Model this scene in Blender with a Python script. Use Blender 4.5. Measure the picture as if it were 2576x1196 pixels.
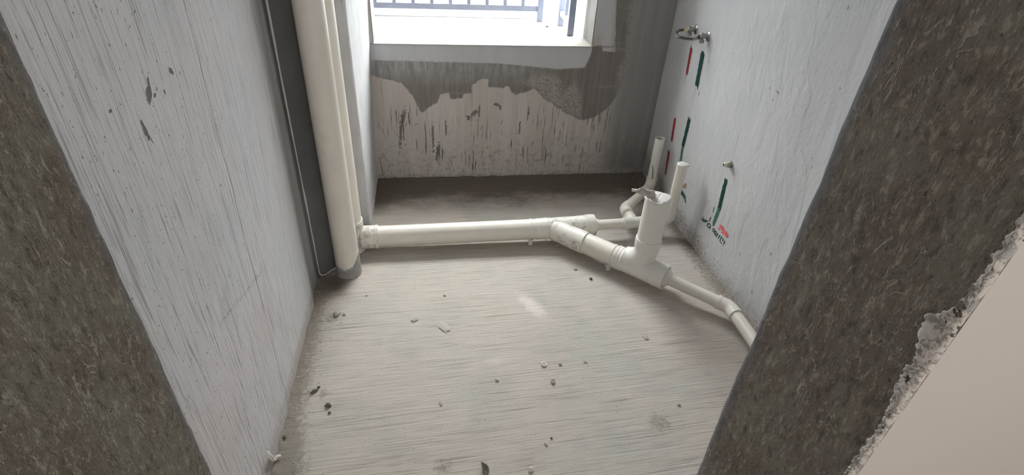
import bpy, math, random
import numpy as np
from mathutils import Vector, Matrix
random.seed(5); np.random.seed(5)
for o in list(bpy.data.objects): bpy.data.objects.remove(o)
C = bpy.context.scene.collection
S = bpy.context.scene
# ------------------------------------------------------------------ camera (solved from the vanishing lines), light, exposure
FPX = 1340.16; CX, CY = 1288.0, 598.0; H = 1.6
yaw, pit, rol = 0.176424, 0.593054, 0.0596405
fw = Vector((math.sin(yaw)*math.cos(pit), math.cos(yaw)*math.cos(pit), -math.sin(pit)))
r0 = Vector((math.cos(yaw), -math.sin(yaw), 0)); u0 = r0.cross(fw)
rt = r0*math.cos(rol)+u0*math.sin(rol); up = -r0*math.sin(rol)+u0*math.cos(rol)
cd = bpy.data.cameras.new('camera'); cam = bpy.data.objects.new('camera', cd); C.objects.link(cam)
cd.sensor_width = 36.0; cd.lens = FPX/2576*36.0; cd.clip_start = .01
cam.matrix_world = Matrix(((rt.x, up.x, -fw.x, 0), (rt.y, up.y, -fw.y, 0), (rt.z, up.z, -fw.z, H), (0, 0, 0, 1)))
S.camera = cam
w = bpy.data.worlds.new('overcast_sky'); S.world = w; w.use_nodes = True
bg = w.node_tree.nodes['Background']; bg.inputs[1].default_value = 11.0
# overcast sky: brighter overhead than at the horizon, pale ground haze below it
_t = w.node_tree; _g = _t.nodes.new('ShaderNodeTexCoord'); _s = _t.nodes.new('ShaderNodeSeparateXYZ'); _r = _t.nodes.new('ShaderNodeValToRGB'); _m = _t.nodes.new('ShaderNodeMath'); _m.operation = 'MULTIPLY_ADD'; _m.inputs[1].default_value = .5; _m.inputs[2].default_value = .5
_t.links.new(_g.outputs['Generated'], _s.inputs[0]); _t.links.new(_s.outputs[2], _m.inputs[0]); _t.links.new(_m.outputs[0], _r.inputs[0]); _t.links.new(_r.outputs[0], bg.inputs[0])
_e = _r.color_ramp.elements; _e[0].position = .0; _e[0].color = (.22, .22, .215, 1); _e[1].position = 1.0; _e[1].color = (2.6, 2.6, 2.6, 1)
for _p, _c in ((.46, (.22, .225, .23)), (.515, (.36, .375, .39)), (.70, (.85, .85, .85)), (.87, (2.1, 2.09, 2.07))): _q = _e.new(_p); _q.color = (*_c, 1)
def area(name, loc, rot, sx, sy, power, col=(1, 1, 1), portal=False):
    l = bpy.data.lights.new(name, 'AREA'); l.shape = 'RECTANGLE'; l.size = sx; l.size_y = sy; l.energy = power; l.color = col
    o = bpy.data.objects.new(name, l); C.objects.link(o); o.location = loc; o.rotation_euler = rot
    if portal: l.cycles.is_portal = True
    return o
area('window_portal', (.35, 3.80, 1.63), (math.radians(-90), 0, 0), 1.5, 1.6, 1, portal=True)
# unseen fill light added behind the camera for the corridor's daylight
area('corridor_fill_light', (0.6, -1.45, 1.5), (math.radians(90), 0, 0), 1.6, 1.5, 9, (1, .965, .92))
S.view_settings.view_transform = 'Standard'; S.view_settings.look = 'None'
S.view_settings.exposure = 1.22; S.view_settings.gamma = 1.0; S.view_settings.use_curve_mapping = False
S.cycles.max_bounces = 10; S.cycles.diffuse_bounces = 6; S.cycles.use_fast_gi = False

def ray(x, y): return rt*((x-CX)/FPX) - up*((y-CY)/FPX) + fw
def hit(x, y, ax, v):
    d = ray(x, y); o = Vector((0, 0, H)); return o + d*((v-o[ax])/d[ax])
# ------------------------------------------------------------------ numpy noise
def vn(x, y, seed=0):
    x = np.asarray(x, float); y = np.asarray(y, float)
    xi = np.floor(x).astype(np.int64); yi = np.floor(y).astype(np.int64); xf = x-xi; yf = y-yi
    def h(a, b):
        n = (a*374761393 + b*668265263 + seed*1442695041) & 0xffffffff
        n = ((n ^ (n >> 13))*1274126177) & 0xffffffff
        n = (n ^ (n >> 16)) & 0xffff
        return n/65535.0
    u = xf*xf*(3-2*xf); v = yf*yf*(3-2*yf)
    return ((h(xi, yi)*(1-u)+h(xi+1, yi)*u)*(1-v) + (h(xi, yi+1)*(1-u)+h(xi+1, yi+1)*u)*v)*2-1
def fbm(x, y, o=4, seed=0, g=.5):
    s = 0; a = 1; t = 0
    for i in range(o):
        s = s + a*vn(x*2**i, y*2**i, seed+i*17); t += a; a *= g
    return s/t
def ridge(x, y, o=3, seed=0): return 1-np.abs(fbm(x, y, o, seed))*2.2
def ss(a, b, x):
    t = np.clip((x-a)/(b-a), 0, 1); return t*t*(3-2*t)
# ------------------------------------------------------------------ materials
class NM:
    def __init__(s, name, rough=.9, spec=.3, metal=0):
        s.m = bpy.data.materials.new(name); s.m.use_nodes = True; s.t = s.m.node_tree
        s.b = s.t.nodes['Principled BSDF']; s.b.inputs['Roughness'].default_value = rough
        s.b.inputs['Specular IOR Level'].default_value = spec; s.b.inputs['Metallic'].default_value = metal
        s.co = s.t.nodes.new('ShaderNodeTexCoord').outputs['Object']; s.hs = []
    def N(s, ty, **k):
        n = s.t.nodes.new(ty)
        for a, v in k.items(): setattr(n, a, v)
        return n
    def put(s, inp, v):
        if isinstance(v, bpy.types.NodeSocket): s.t.links.new(v, inp)
        elif isinstance(v, (tuple, list)) and len(v) == 3 and inp.type == 'RGBA': inp.default_value = (*v, 1)
        else: inp.default_value = v
    def vec(s, sc, off=(0, 0, 0), src=None, rot=None):
        n = s.N('ShaderNodeMapping'); s.put(n.inputs['Vector'], src or s.co)
        n.inputs['Scale'].default_value = sc; n.inputs['Location'].default_value = off
        if rot: n.inputs['Rotation'].default_value = rot
        return n.outputs[0]
    def noise(s, sc, det=3, rough=.5, dist=0, off=(0, 0, 0), rot=None):
        if not isinstance(sc, tuple): sc = (sc, sc, sc)
        src = s.co
        if rot: src = s.vec((1, 1, 1), rot=rot)
        n = s.N('ShaderNodeTexNoise'); s.put(n.inputs['Vector'], s.vec(sc, off, src)); n.inputs['Scale'].default_value = 1
        n.inputs['Detail'].default_value = det; n.inputs['Roughness'].default_value = rough; n.inputs['Distortion'].default_value = dist
        return n.outputs['Fac']
    def mr(s, v, a, b, lo=0., hi=1.):
        n = s.N('ShaderNodeMapRange'); n.interpolation_type = 'SMOOTHSTEP'
        s.put(n.inputs[0], v); n.inputs[1].default_value = a; n.inputs[2].default_value = b; n.inputs[3].default_value = lo; n.inputs[4].default_value = hi
        return n.outputs[0]
    def ma(s, op, a, b=0., c=None):
        n = s.N('ShaderNodeMath', operation=op); s.put(n.inputs[0], a); s.put(n.inputs[1], b)
        if c is not None: s.put(n.inputs[2], c)
        return n.outputs[0]
    def mix(s, f, a, b, bt='MIX'):
        n = s.N('ShaderNodeMix', data_type='RGBA', blend_type=bt); s.put(n.inputs[0], f); s.put(n.inputs[6], a); s.put(n.inputs[7], b)
        return n.outputs[2]
    def attr(s, name='mask'):
        n = s.N('ShaderNodeAttribute', attribute_name=name); q = s.N('ShaderNodeSeparateColor'); s.t.links.new(n.outputs['Color'], q.inputs[0])
        return q.outputs[0], q.outputs[1], q.outputs[2]
    def xyz(s):
        q = s.N('ShaderNodeSeparateXYZ'); s.t.links.new(s.co, q.inputs[0]); return q.outputs
    def bump(s, h, dist):
        n = s.N('ShaderNodeBump'); n.inputs['Strength'].default_value = 1; n.inputs['Distance'].default_value = dist
        s.put(n.inputs['Height'], h)
        if s.hs: s.t.links.new(s.hs[-1], n.inputs['Normal'])
        s.hs.append(n.outputs[0])
    def spot(s, ax, c, r, base, ang=0, amt=.5, nz=90):
        # a small irregular mark centred at c in the plane of axes ax, radii r
        o = s.xyz_cache = getattr(s, 'xyz_cache', None) or s.xyz()
        du = s.ma('SUBTRACT', o[ax[0]], c[0]); dv = s.ma('SUBTRACT', o[ax[1]], c[1])
        ca, sa = math.cos(ang), math.sin(ang)
        a = s.ma('ADD', s.ma('MULTIPLY', du, ca), s.ma('MULTIPLY', dv, sa)); b = s.ma('SUBTRACT', s.ma('MULTIPLY', dv, ca), s.ma('MULTIPLY', du, sa))
        a = s.ma('DIVIDE', a, r[0]); b = s.ma('DIVIDE', b, r[1])
        d = s.ma('SQRT', s.ma('ADD', s.ma('MULTIPLY', a, a), s.ma('MULTIPLY', b, b)))
        nn = getattr(s, 'sn', None)
        if nn is None: nn = s.sn = s.noise(nz, 3)
        d = s.ma('ADD', d, s.ma('MULTIPLY', s.ma('SUBTRACT', nn, .5), amt*4))
        k = s.mr(d, 1.05, .8)
        return k if base is None else s.ma('MAXIMUM', base, k)
    def done(s, col):
        s.put(s.b.inputs['Base Color'], col)
        if s.hs: s.t.links.new(s.hs[-1], s.b.inputs['Normal'])
        return s.m
MT = {}
# floor: raked cement
m = NM('floor_cement', .95, .15); R, G, B = m.attr()
big = m.noise(2.2, 3, .6); blot = m.noise((9, 6, 5), 4, .65, off=(3, 1, 0)); rk = (0, 0, math.radians(-2.5))
ln = m.noise((5, 330, 1), 2, .6, .25, rot=rk); ln2 = m.noise((2.2, 110, 1), 3, .6, .3, off=(5, 2, 0), rot=rk); grn = m.noise(420, 2, .6)
col = m.mix(m.mr(big, .38, .62), (.53, .475, .425), (.475, .455, .41)); col = m.mix(m.mr(blot, .45, .7, 0, .55), col, (.545, .475, .435))
col = m.mix(m.mr(blot, .46, .3, 0, .4), col, (.44, .415, .365))
col = m.mix(m.mr(m.noise((1.4, 1.1, 1), 2, .5, off=(8, 3, 0)), .52, .75, 0, .6), col, (.63, .565, .53))
col = m.mix(m.mr(ln, .46, .34, 0, .5), col, (.2, .175, .155)); col = m.mix(m.mr(ln2, .42, .25, 0, .6), col, (.17, .15, .125)); col = m.mix(m.mr(ln2, .66, .8, 0, .35), col, (.70, .665, .60))
pit_ = m.noise((120, 170, 1), 3, .55, off=(1, 7, 0)); col = m.mix(m.ma('MULTIPLY', m.mr(pit_, .66, .72), m.mr(m.noise(4, 2, .6, off=(2, 2, 2)), .45, .6)), col, (.10, .085, .07))
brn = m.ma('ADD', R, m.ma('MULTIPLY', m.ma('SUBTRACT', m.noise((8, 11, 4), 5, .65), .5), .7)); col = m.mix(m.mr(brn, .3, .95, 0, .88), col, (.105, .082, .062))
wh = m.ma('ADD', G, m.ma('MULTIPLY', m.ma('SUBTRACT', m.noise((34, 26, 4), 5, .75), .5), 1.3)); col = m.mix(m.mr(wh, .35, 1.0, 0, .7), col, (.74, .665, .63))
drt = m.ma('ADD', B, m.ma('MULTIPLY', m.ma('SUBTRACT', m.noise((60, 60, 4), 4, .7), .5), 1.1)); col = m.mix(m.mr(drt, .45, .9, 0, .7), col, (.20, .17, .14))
m.bump(ln, .0022); m.bump(ln2, .0025); m.bump(grn, .0006); m.bump(m.mr(pit_, .62, .75, 1, 0), .0012); MT['floor'] = m.done(col)
# left wall: trowelled white-grey plaster, vertical combing, specks
m = NM('combed_plaster', .92, .2); R, G, B = m.attr()
ln = m.noise((1, 230, 6), 2, .6, .35); ln2 = m.noise((1, 85, 3.2), 5, .7, .25, off=(0, 3, 1)); cl = m.noise(3.3, 3, .6); gr = m.noise(300, 2)
col = m.mix(m.mr(cl, .35, .65), (.62, .595, .60), (.58, .585, .595)); col = m.mix(m.mr(m.noise(2, 2, off=(5, 5, 5)), .5, .7, 0, .5), col, (.55, .505, .50))
dens = m.ma('ADD', .35, m.ma('MULTIPLY', R, .65))
col = m.mix(m.ma('MULTIPLY', dens, m.mr(ln, .45, .33, 0, .8)), col, (.30, .28, .28)); col = m.mix(m.ma('MULTIPLY', dens, m.mr(ln2, .40, .30, 0, .8)), col, (.26, .245, .24))
sp = m.noise((1, 170, 100), 2, .5, off=(3, 0, 0)); sp2 = m.noise((1, 60, 40), 3, .6, off=(3, 7, 0)); col = m.mix(m.ma('MULTIPLY', dens, m.mr(sp2, .705, .735, 0, .8)), col, (.17, .155, .16)); col = m.mix(m.ma('MULTIPLY', dens, m.mr(sp, .68, .73, 0, .9)), col, (.15, .135, .14))
k = None
for c, r, a in [((1.106, 1.214), (.019, .011), .9), ((1.118, 1.226), (.020, .006), 1.3), ((1.143, 1.213), (.005, .0025), 1), ((1.17, 1.198), (.003, .006), .3), ((1.225, 1.224), (.006, .011), .8), ((1.049, 1.165), (.007, .024), .15), ((1.128, 1.206), (.007, .004), .3), ((1.058, 1.145), (.0018, .014), .3), ((.965, 1.235), (.005, .003), 0)]:
    k = m.spot((1, 2), c, r, k, a, .35)
col = m.mix(m.ma('MULTIPLY', k, .85), col, (.10, .09, .095))
X = m.xyz_cache; wob = m.ma('MULTIPLY', m.ma('SUBTRACT', m.noise((0, 0, 4), 3, .5), .5), .035)
cr = m.ma('ABSOLUTE', m.ma('SUBTRACT', m.ma('SUBTRACT', X[1], m.ma('MULTIPLY_ADD', X[2], .04, 1.335)), wob))
crk = m.mr(cr, .0022, .0006); col = m.mix(m.ma('MULTIPLY', crk, .75), col, (.17, .15, .155))
tr = m.ma('ABSOLUTE', m.ma('SUBTRACT', m.ma('SUBTRACT', X[1], 1.105), m.ma('MULTIPLY', m.ma('SUBTRACT', .629, X[2]), 3.4)))  # dotted trail of pits
tm = m.ma('MULTIPLY', m.mr(tr, .055, .0), m.ma('MULTIPLY', m.mr(X[2], .52, .54), m.mr(X[2], .65, .63)))
pts = m.noise((1, 210, 260), 2, .5); tk = m.mr(m.ma('ADD', pts, m.ma('MULTIPLY', tm, .16)), .70, .74); tk = m.ma('MULTIPLY', tk, m.mr(tm, .3, .6)); col = m.mix(m.ma('MULTIPLY', tk, .7), col, (.2, .18, .18))
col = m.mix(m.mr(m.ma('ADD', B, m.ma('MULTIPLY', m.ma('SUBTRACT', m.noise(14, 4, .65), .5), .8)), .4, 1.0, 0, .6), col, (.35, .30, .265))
col = m.mix(m.ma('MULTIPLY', G, .75), col, (.27, .265, .26))  # riser and pier shadow painted as a darker band beside the niche
m.bump(ln, .0022); m.bump(ln2, .0034); m.bump(gr, .0005); m.bump(m.ma('MULTIPLY', crk, -1), .0015); m.bump(m.ma('MULTIPLY', k, -1), .003); MT['wall_left'] = m.done(col)
# right wall: white skim coat with ridges
m = NM('skim_plaster', .88, .25); R, G, B = m.attr()
cl = m.noise(3, 3, .6, off=(1, 1, 1)); ln = m.noise((1, 70, 9), 3, .6, .5); ln2 = m.noise((1, 190, 12), 2, .6, .3, rot=(math.radians(12), 0, 0))
col = m.mix(m.mr(cl, .35, .65), (.56, .56, .565), (.53, .535, .545)); col = m.mix(m.mr(ln, .36, .2, 0, .4), col, (.42, .42, .42))
sp = m.noise((1, 75, 55), 2, .5, off=(3, 0, 0)); col = m.mix(m.mr(sp, .735, .77, 0, .8), col, (.22, .20, .20))
k = None
for px, py, r in [(1948, 252, (.005, .007)), (1942, 222, (.003, .006)), (1960, 232, (.012, .004)), (2132, 20, (.004, .006)), (1780, 235, (.002, .009)), (1935, 640, (.006, .01)), (1888, 735, (.006, .012)), (1862, 640, (.004, .01))]:
    p = hit(px, py, 0, 1.39); k = m.spot((1, 2), (p.y, p.z), r, k, .2, .5)
col = m.mix(m.ma('MULTIPLY', k, .6), col, (.16, .15, .15))
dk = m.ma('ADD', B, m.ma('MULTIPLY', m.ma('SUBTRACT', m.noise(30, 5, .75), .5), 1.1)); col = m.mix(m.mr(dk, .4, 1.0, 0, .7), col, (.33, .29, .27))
dk2 = m.mr(m.ma('ADD', m.noise(75, 3, .6), m.ma('MULTIPLY', B, .22)), .74, .8); col = m.mix(m.ma('MULTIPLY', dk2, .7), col, (.15, .13, .13))
m.bump(ln, .0012); m.bump(ln2, .0005); m.bump(m.noise(13, 4, .6), .005); m.bump(m.mr(m.noise((1, 8, 3), 3, .55, .5, rot=(math.radians(14), 0, 0)), .50, .58), .0014); MT['wall_right'] = m.done(col)
# back wall: streaky plaster with a dark cement patch and a fair sill band
m = NM('streaked_plaster', .9, .2); R, G, B = m.attr()
st = m.noise((45, 1, 2.0), 4, .6, .15); st2 = m.noise((16, 1, 1.1), 3, .6, off=(3, 0, 2)); edge = m.noise((26, 1, 12), 5, .65, .6)
col = m.mix(m.mr(st2, .35, .65), (.52, .465, .43), (.56, .53, .50)); col = m.mix(m.mr(st, .42, .28, 0, .8), col, (.30, .265, .24)); col = m.mix(m.mr(st, .6, .75, 0, .5), col, (.66, .63, .59))
slit = m.noise((95, 1, 4.2), 3, .55, .35, off=(2, 0, 5)); zone = m.noise((5, 1, 6), 3, .5); z_ = m.xyz()
smask = m.ma('MULTIPLY', m.mr(slit, .60, .64), m.ma('MULTIPLY', m.mr(zone, .40, .55), m.mr(z_[2], .52, .42)))
lean = m.noise((60, 1, 9), 2, .5, .3, off=(9, 0, 1), rot=(0, math.radians(-18), 0)); smask = m.ma('MAXIMUM', smask, m.ma('MULTIPLY', m.mr(lean, .70, .735), m.mr(z_[2], .45, .35)))
col = m.mix(m.ma('MULTIPLY', smask, .85), col, (.085, .075, .07))
k = None
for c, r, a in [((.405, .476), (.02, .011), -.5), ((.425, .460), (.008, .015), 0), ((.27, .425), (.028, .012), .8), ((.235, .395), (.016, .018), 0), ((.30, .44), (.006, .05), -.1), ((-.15, .40), (.012, .06), -.25), ((-.17, .30), (.009, .10), -.12), ((.02, .28), (.007, .11), 0), ((.045, .17), (.010, .06), -.15), ((.60, .43), (.005, .03), 0), ((.10, .33), (.006, .05), 0), ((.55, .33), (.006, .045), 0)]:
    k = m.spot((0, 2), c, r, k, a, .8, 60)
col = m.mix(m.ma('MULTIPLY', k, .8), col, (.125, .108, .10))
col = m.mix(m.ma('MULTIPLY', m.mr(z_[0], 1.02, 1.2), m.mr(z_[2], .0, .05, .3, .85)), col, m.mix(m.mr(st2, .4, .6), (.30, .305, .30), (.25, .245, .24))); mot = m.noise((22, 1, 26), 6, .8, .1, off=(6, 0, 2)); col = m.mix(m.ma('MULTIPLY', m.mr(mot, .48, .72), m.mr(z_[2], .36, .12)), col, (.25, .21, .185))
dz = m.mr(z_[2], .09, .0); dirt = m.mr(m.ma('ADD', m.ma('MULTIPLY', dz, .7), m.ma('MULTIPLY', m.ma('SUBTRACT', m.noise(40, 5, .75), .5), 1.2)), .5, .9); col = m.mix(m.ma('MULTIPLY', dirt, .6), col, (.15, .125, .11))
hz = m.noise((3, 1, 30), 4, .65, .4, off=(0, 0, 3))
patch = m.ma('ADD', R, m.ma('MULTIPLY', m.ma('SUBTRACT', edge, .5), .42)); pcol = m.mix(m.mr(st, .35, .65), (.20, .178, .16), (.25, .228, .21)); pcol = m.mix(m.mr(hz, .55, .7, 0, .45), pcol, (.34, .31, .285)); pcol = m.mix(m.ma('MULTIPLY', m.mr(z_[2], .56, .70), m.mr(z_[0], .8, .45)), pcol, m.mix(m.mr(m.noise((28, 1, 7), 5, .7, off=(4, 0, 4)), .35, .68), (.25, .245, .235), (.40, .39, .385))); scn = m.noise((110, 1, 95), 4, .7, .8); pcol = m.mix(m.ma('MULTIPLY', B, m.mr(scn, .42, .56)), pcol, (.42, .385, .35))
col = m.mix(m.mr(patch, .44, .56), col, pcol)
scr = m.ma('MULTIPLY', m.mr(m.noise((70, 1, 55), 3, .6, 1.2), .52, .6), m.mr(G, 1.2, 1.6))
band = m.ma('ADD', m.mr(G, 0, 1), m.ma('MULTIPLY', m.ma('SUBTRACT', edge, .5), .25)); col = m.mix(m.mr(band, .42, .62), col, m.mix(m.mr(st2, .3, .7), (.52, .525, .535), (.56, .565, .575)))
m.bump(st, .0012); m.bump(m.ma('MULTIPLY', smask, -1), .0015); m.bump(m.mr(patch, .42, .58), .002); m.bump(m.noise(180, 3), .0007); MT['wall_back'] = m.done(col)
# pier + plain greys
def plain(name, a, b, rough=.9, sc=6, bumpd=.001, bs=60, st=None):
    m = NM(name, rough, .25); col = m.mix(m.mr(m.noise(sc, 4, .6), .35, .65), a, b)
    if st: s_ = m.noise(st, 3, .6, .3); col = m.mix(m.mr(s_, .4, .25, 0, .6), col, tuple(c*.45 for c in a)); m.bump(s_, bumpd*1.5)
    m.bump(m.noise(bs, 3, .6), bumpd); return m.done(col)
MT['pier'] = plain('pier_plaster', (.50, .49, .50), (.56, .555, .56), st=(60, 60, 4))
m = NM('bay_plaster', .85, .2); col = m.mix(m.mr(m.noise((2, 9, 3), 3), .4, .65), (.30, .29, .28), (.24, .225, .205)); sp = m.noise((70, 70, 70), 2); col = m.mix(m.mr(sp, .76, .79, 0, .8), col, (.25, .2, .17)); m.bump(m.noise(25, 3), .002); MT['sill'] = m.done(col)
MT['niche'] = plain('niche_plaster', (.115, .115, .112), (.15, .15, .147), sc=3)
MT['bead'] = plain('sealant_bead', (.46, .46, .455), (.55, .55, .545), rough=.5, bumpd=.0004)
MT['cream'] = plain('cream_wall_paint', (.63, .585, .545), (.645, .60, .56), rough=.6, sc=1.5, bumpd=.0001)
MT['plainwall'] = plain('rough_plaster', (.55, .54, .53), (.6, .59, .58))
# door reveal: dark raw cement
def cement(name, a, b, c3, st, bd):
    m = NM(name, .95, .12); f = m.noise(st, 5, .72, .15); f2 = m.noise(tuple(x*3.1 for x in st), 3, .7, .1, off=(4, 4, 4)); cl = m.noise(5, 4, .6, off=(7, 2, 1)); R, G, B = m.attr()
    col = m.mix(m.mr(cl, .38, .62), a, b); col = m.mix(m.mr(m.noise(3.2, 3, .6, off=(1, 9, 3)), .5, .68, 0, .7), col, c3)
    col = m.mix(m.mr(f, .47, .36, 0, .8), col, tuple(x*.5 for x in a)); col = m.mix(m.mr(f, .54, .64, 0, .7), col, tuple(min(1, x*1.7) for x in a)); col = m.mix(m.mr(f2, .58, .70, 0, .6), col, tuple(min(1, x*1.7) for x in a)); col = m.mix(m.mr(f2, .42, .3, 0, .5), col, tuple(x*.5 for x in a))  # dark grooves and pale ridges put relief shading into the colour
    pt = m.noise(55, 2, .5, off=(2, 2, 8)); col = m.mix(m.mr(pt, .73, .77, 0, .85), col, tuple(x*.25 for x in a))
    col = m.mix(m.ma('MULTIPLY', R, .85), col, (.20, .205, .23))
    cn = m.noise((1, st[1]*.42, st[2]*.30), 3, .55, .6, off=(0, 6, 2)); cr = m.ma('MULTIPLY', m.mr(m.ma('ABSOLUTE', m.ma('SUBTRACT', cn, .5)), .022, .0), m.mr(cl, .38, .55)); col = m.mix(m.ma('MULTIPLY', cr, .6), col, tuple(min(1, x*2.3) for x in a)); m.bump(cr, bd*.35)
    m.bump(f, bd); m.bump(f2, bd*.5); m.bump(m.noise(260, 2), .0005); return m.done(col)
MT['reveal_r'] = cement('reveal_cement', (.255, .235, .195), (.22, .19, .162), (.205, .155, .128), (40, 80, 34), .007)
MT['reveal_l'] = cement('reveal_cement_coarse', (.22, .205, .165), (.195, .16, .132), (.185, .135, .105), (40, 85, 34), .009)
m = NM('broken_plaster', .9, .2); f = m.noise(75, 4, .7, .3); col = m.mix(m.mr(f, .42, .50), (.36, .335, .31), (.68, .64, .60)); col = m.mix(m.mr(m.noise(38, 3, .6, off=(3, 3, 3)), .64, .67), col, (.12, .10, .085)); col = m.mix(m.mr(m.noise(17, 2, off=(9, 3, 3)), .54, .62, 0, .8), col, (.42, .42, .41)); m.bump(f, .004); MT['chip'] = m.done(col)
# pvc
def pvc(name, base, dirt=0., dcol=(.33, .31, .29), rough=.38, off=(0, 0, 0)):
    m = NM(name, rough, .45); col = m.mix(m.mr(m.noise(5, 3, .6), .4, .65), base, tuple(x*.95 for x in base))
    col = m.mix(m.mr(m.noise(9, 4, .7, off=(3, 3, 1)), .55, .8, 0, .35), col, (.60, .54, .49))
    sp = m.noise(60, 2, .5, off=(1, 1, 1)); col = m.mix(m.mr(sp, .755, .78, 0, .8), col, (.18, .14, .11))
    if dirt: d = m.noise(20, 6, .75, .3, off=off); col = m.mix(m.mr(d, .6-dirt, .68-dirt, 0, .8), col, m.mix(m.mr(m.noise(70, 3), .4, .6), dcol, (.6, .55, .52)))
    m.bump(m.noise(40, 2), .0003); return m.done(col)
MT['pvc'] = pvc('cream_pvc', (.77, .725, .65)); MT['pvc_w'] = pvc('white_pvc', (.79, .765, .715)); MT['pvc_g'] = pvc('glue_smeared_pvc', (.76, .735, .67), .12)
MT['pvc_f'] = pvc('fitting_pvc', (.78, .75, .68), .0); MT['pvc_g2'] = pvc('lightly_smeared_pvc', (.77, .745, .67), .085, off=(2.2, 1, .3))
MT['collar'] = plain('cement_collar', (.30, .29, .285), (.38, .37, .36), sc=22, bumpd=.001)
MT['dark'] = plain('dark_void', (.03, .028, .025), (.04, .036, .03))
def paint(name, c, w_=.25):
    m = NM(name, .7, .3); f = m.noise((1, 55, 7), 3, .7, .3); col = m.mix(m.mr(f, .55, .8, 0, w_), c, tuple(min(1, x*2+.06) for x in c)); return m.done(col)
MT['red'] = paint('red_paint', (.27, .03, .03)); MT['green'] = paint('green_paint', (.006, .048, .036)); MT['ltgreen'] = paint('thin_green_paint', (.06, .15, .12)); MT['ink'] = paint('dark_green_ink', (.025, .07, .05)); MT['orange'] = paint('faded_red_ink', (.35, .12, .07)); MT['pink'] = paint('bright_red_ink', (.72, .13, .13), .6); MT['black'] = paint('black_marker', (.02, .02, .02))
m = NM('chrome', .36, .5, .9); MT['chrome'] = m.done(m.mix(m.mr(m.noise(60, 2), .4, .6), (.40, .39, .38), (.30, .29, .28)))
m = NM('braided_steel', .4, .5, .85); wv = m.noise((260, 260, 900), 1, .5); m.bump(wv, .002); MT['braid'] = m.done(m.mix(m.mr(wv, .4, .6), (.05, .047, .044), (.27, .26, .25)))
MT['brass'] = plain('yellow_plastic', (.62, .55, .22), (.66, .6, .3), rough=.4, bumpd=.0001); MT['nylon'] = plain('cream_nylon', (.68, .64, .5), (.7, .66, .52), rough=.4, bumpd=.0001)
m = NM('rail_paint', .5, .4); MT['rail'] = m.done(m.mix(m.mr(m.noise(12, 2), .4, .6), (.24, .265, .34), (.27, .295, .37)))
MT['frame'] = plain('white_aluminium', (.62, .63, .63), (.65, .66, .66), rough=.4, bumpd=.0001)
m = NM('thin_plastic', .45, .4); f = m.noise(120, 4, .65, .4); m.bump(f, .001); m.b.inputs['Subsurface Weight'].default_value = .0
MT['bag'] = m.done(m.mix(m.mr(f, .4, .65), (.80, .77, .75), (.70, .66, .63))); MT['bag2'] = plain('dusty_plastic', (.45, .40, .35), (.62, .58, .53), sc=60, bumpd=.001, bs=200)
MT['stone'] = plain('cement_crumb', (.38, .355, .315), (.48, .455, .41), sc=70, bumpd=.002, bs=200); MT['stone_d'] = plain('dark_crumb', (.11, .095, .08), (.17, .15, .13), sc=70, bumpd=.002, bs=200); MT['stone_l'] = plain('pale_crumb', (.55, .53, .48), (.62, .6, .55), sc=70, bumpd=.002, bs=200)
g = NM('window_glass', .02, .5); tr_ = g.N('ShaderNodeBsdfTransparent'); gl = g.N('ShaderNodeBsdfGlossy'); gl.inputs['Roughness'].default_value = .02; tr_.inputs[0].default_value = (.95, .97, .97, 1)
mx = g.N('ShaderNodeMixShader'); mx.inputs[0].default_value = .06; g.t.links.new(tr_.outputs[0], mx.inputs[1]); g.t.links.new(gl.outputs[0], mx.inputs[2]); g.t.links.new(mx.outputs[0], g.t.nodes['Material Output'].inputs[0]); MT['glass'] = g.m
# ------------------------------------------------------------------ object helpers
def link(name, verts, faces, mat, parent=None, smooth=True, ang=35):
    me = bpy.data.meshes.new(name); me.from_pydata([tuple(v) for v in verts], [], faces); me.materials.append(MT[mat]); me.validate()
    return fin(name, me, parent, smooth, ang)
def fin(name, me, parent, smooth, ang=35):
    o = bpy.data.objects.new(name, me); C.objects.link(o)
    if smooth:
        me.shade_smooth()
        if ang: me.set_sharp_from_angle(angle=math.radians(ang))
    if parent is not None:
        o.parent = parent; o.matrix_parent_inverse = parent.matrix_world.inverted()
    return o
def thing(name, label, cat, loc=(0, 0, 0), group=None):
    o = bpy.data.objects.new(name, None); C.objects.link(o); o.location = loc; bpy.context.view_layer.update(); return tag(o, label, cat, group)
def tag(o, label, cat, group=None, kind=None):
    o['label'] = label; o['category'] = cat
    if group: o['group'] = group
    if kind: o['kind'] = kind
    return o
def struct(o): o['kind'] = 'structure'; return o
def boxd(b):
    x0, x1, y0, y1, z0, z1 = b
    v = [(x, y, z) for x in (x0, x1) for y in (y0, y1) for z in (z0, z1)]
    f = [(0, 1, 3, 2), (4, 6, 7, 5), (0, 4, 5, 1), (2, 3, 7, 6), (0, 2, 6, 4), (1, 5, 7, 3)]
    return v, f
def box(name, b, mat, parent=None, bev=0):
    v, f = boxd(b); o = link(name, v, f, mat, parent, False)
    if bev:
        md = o.modifiers.new('bevel', 'BEVEL'); md.width = bev; md.segments = 2
    return o
def boxes(name, bs, mat, parent=None):
    V = []; F = []
    for b in bs:
        v, f = boxd(b); n = len(V); V += v; F += [tuple(i+n for i in q) for q in f]
    return link(name, V, F, mat, parent, False)
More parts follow.
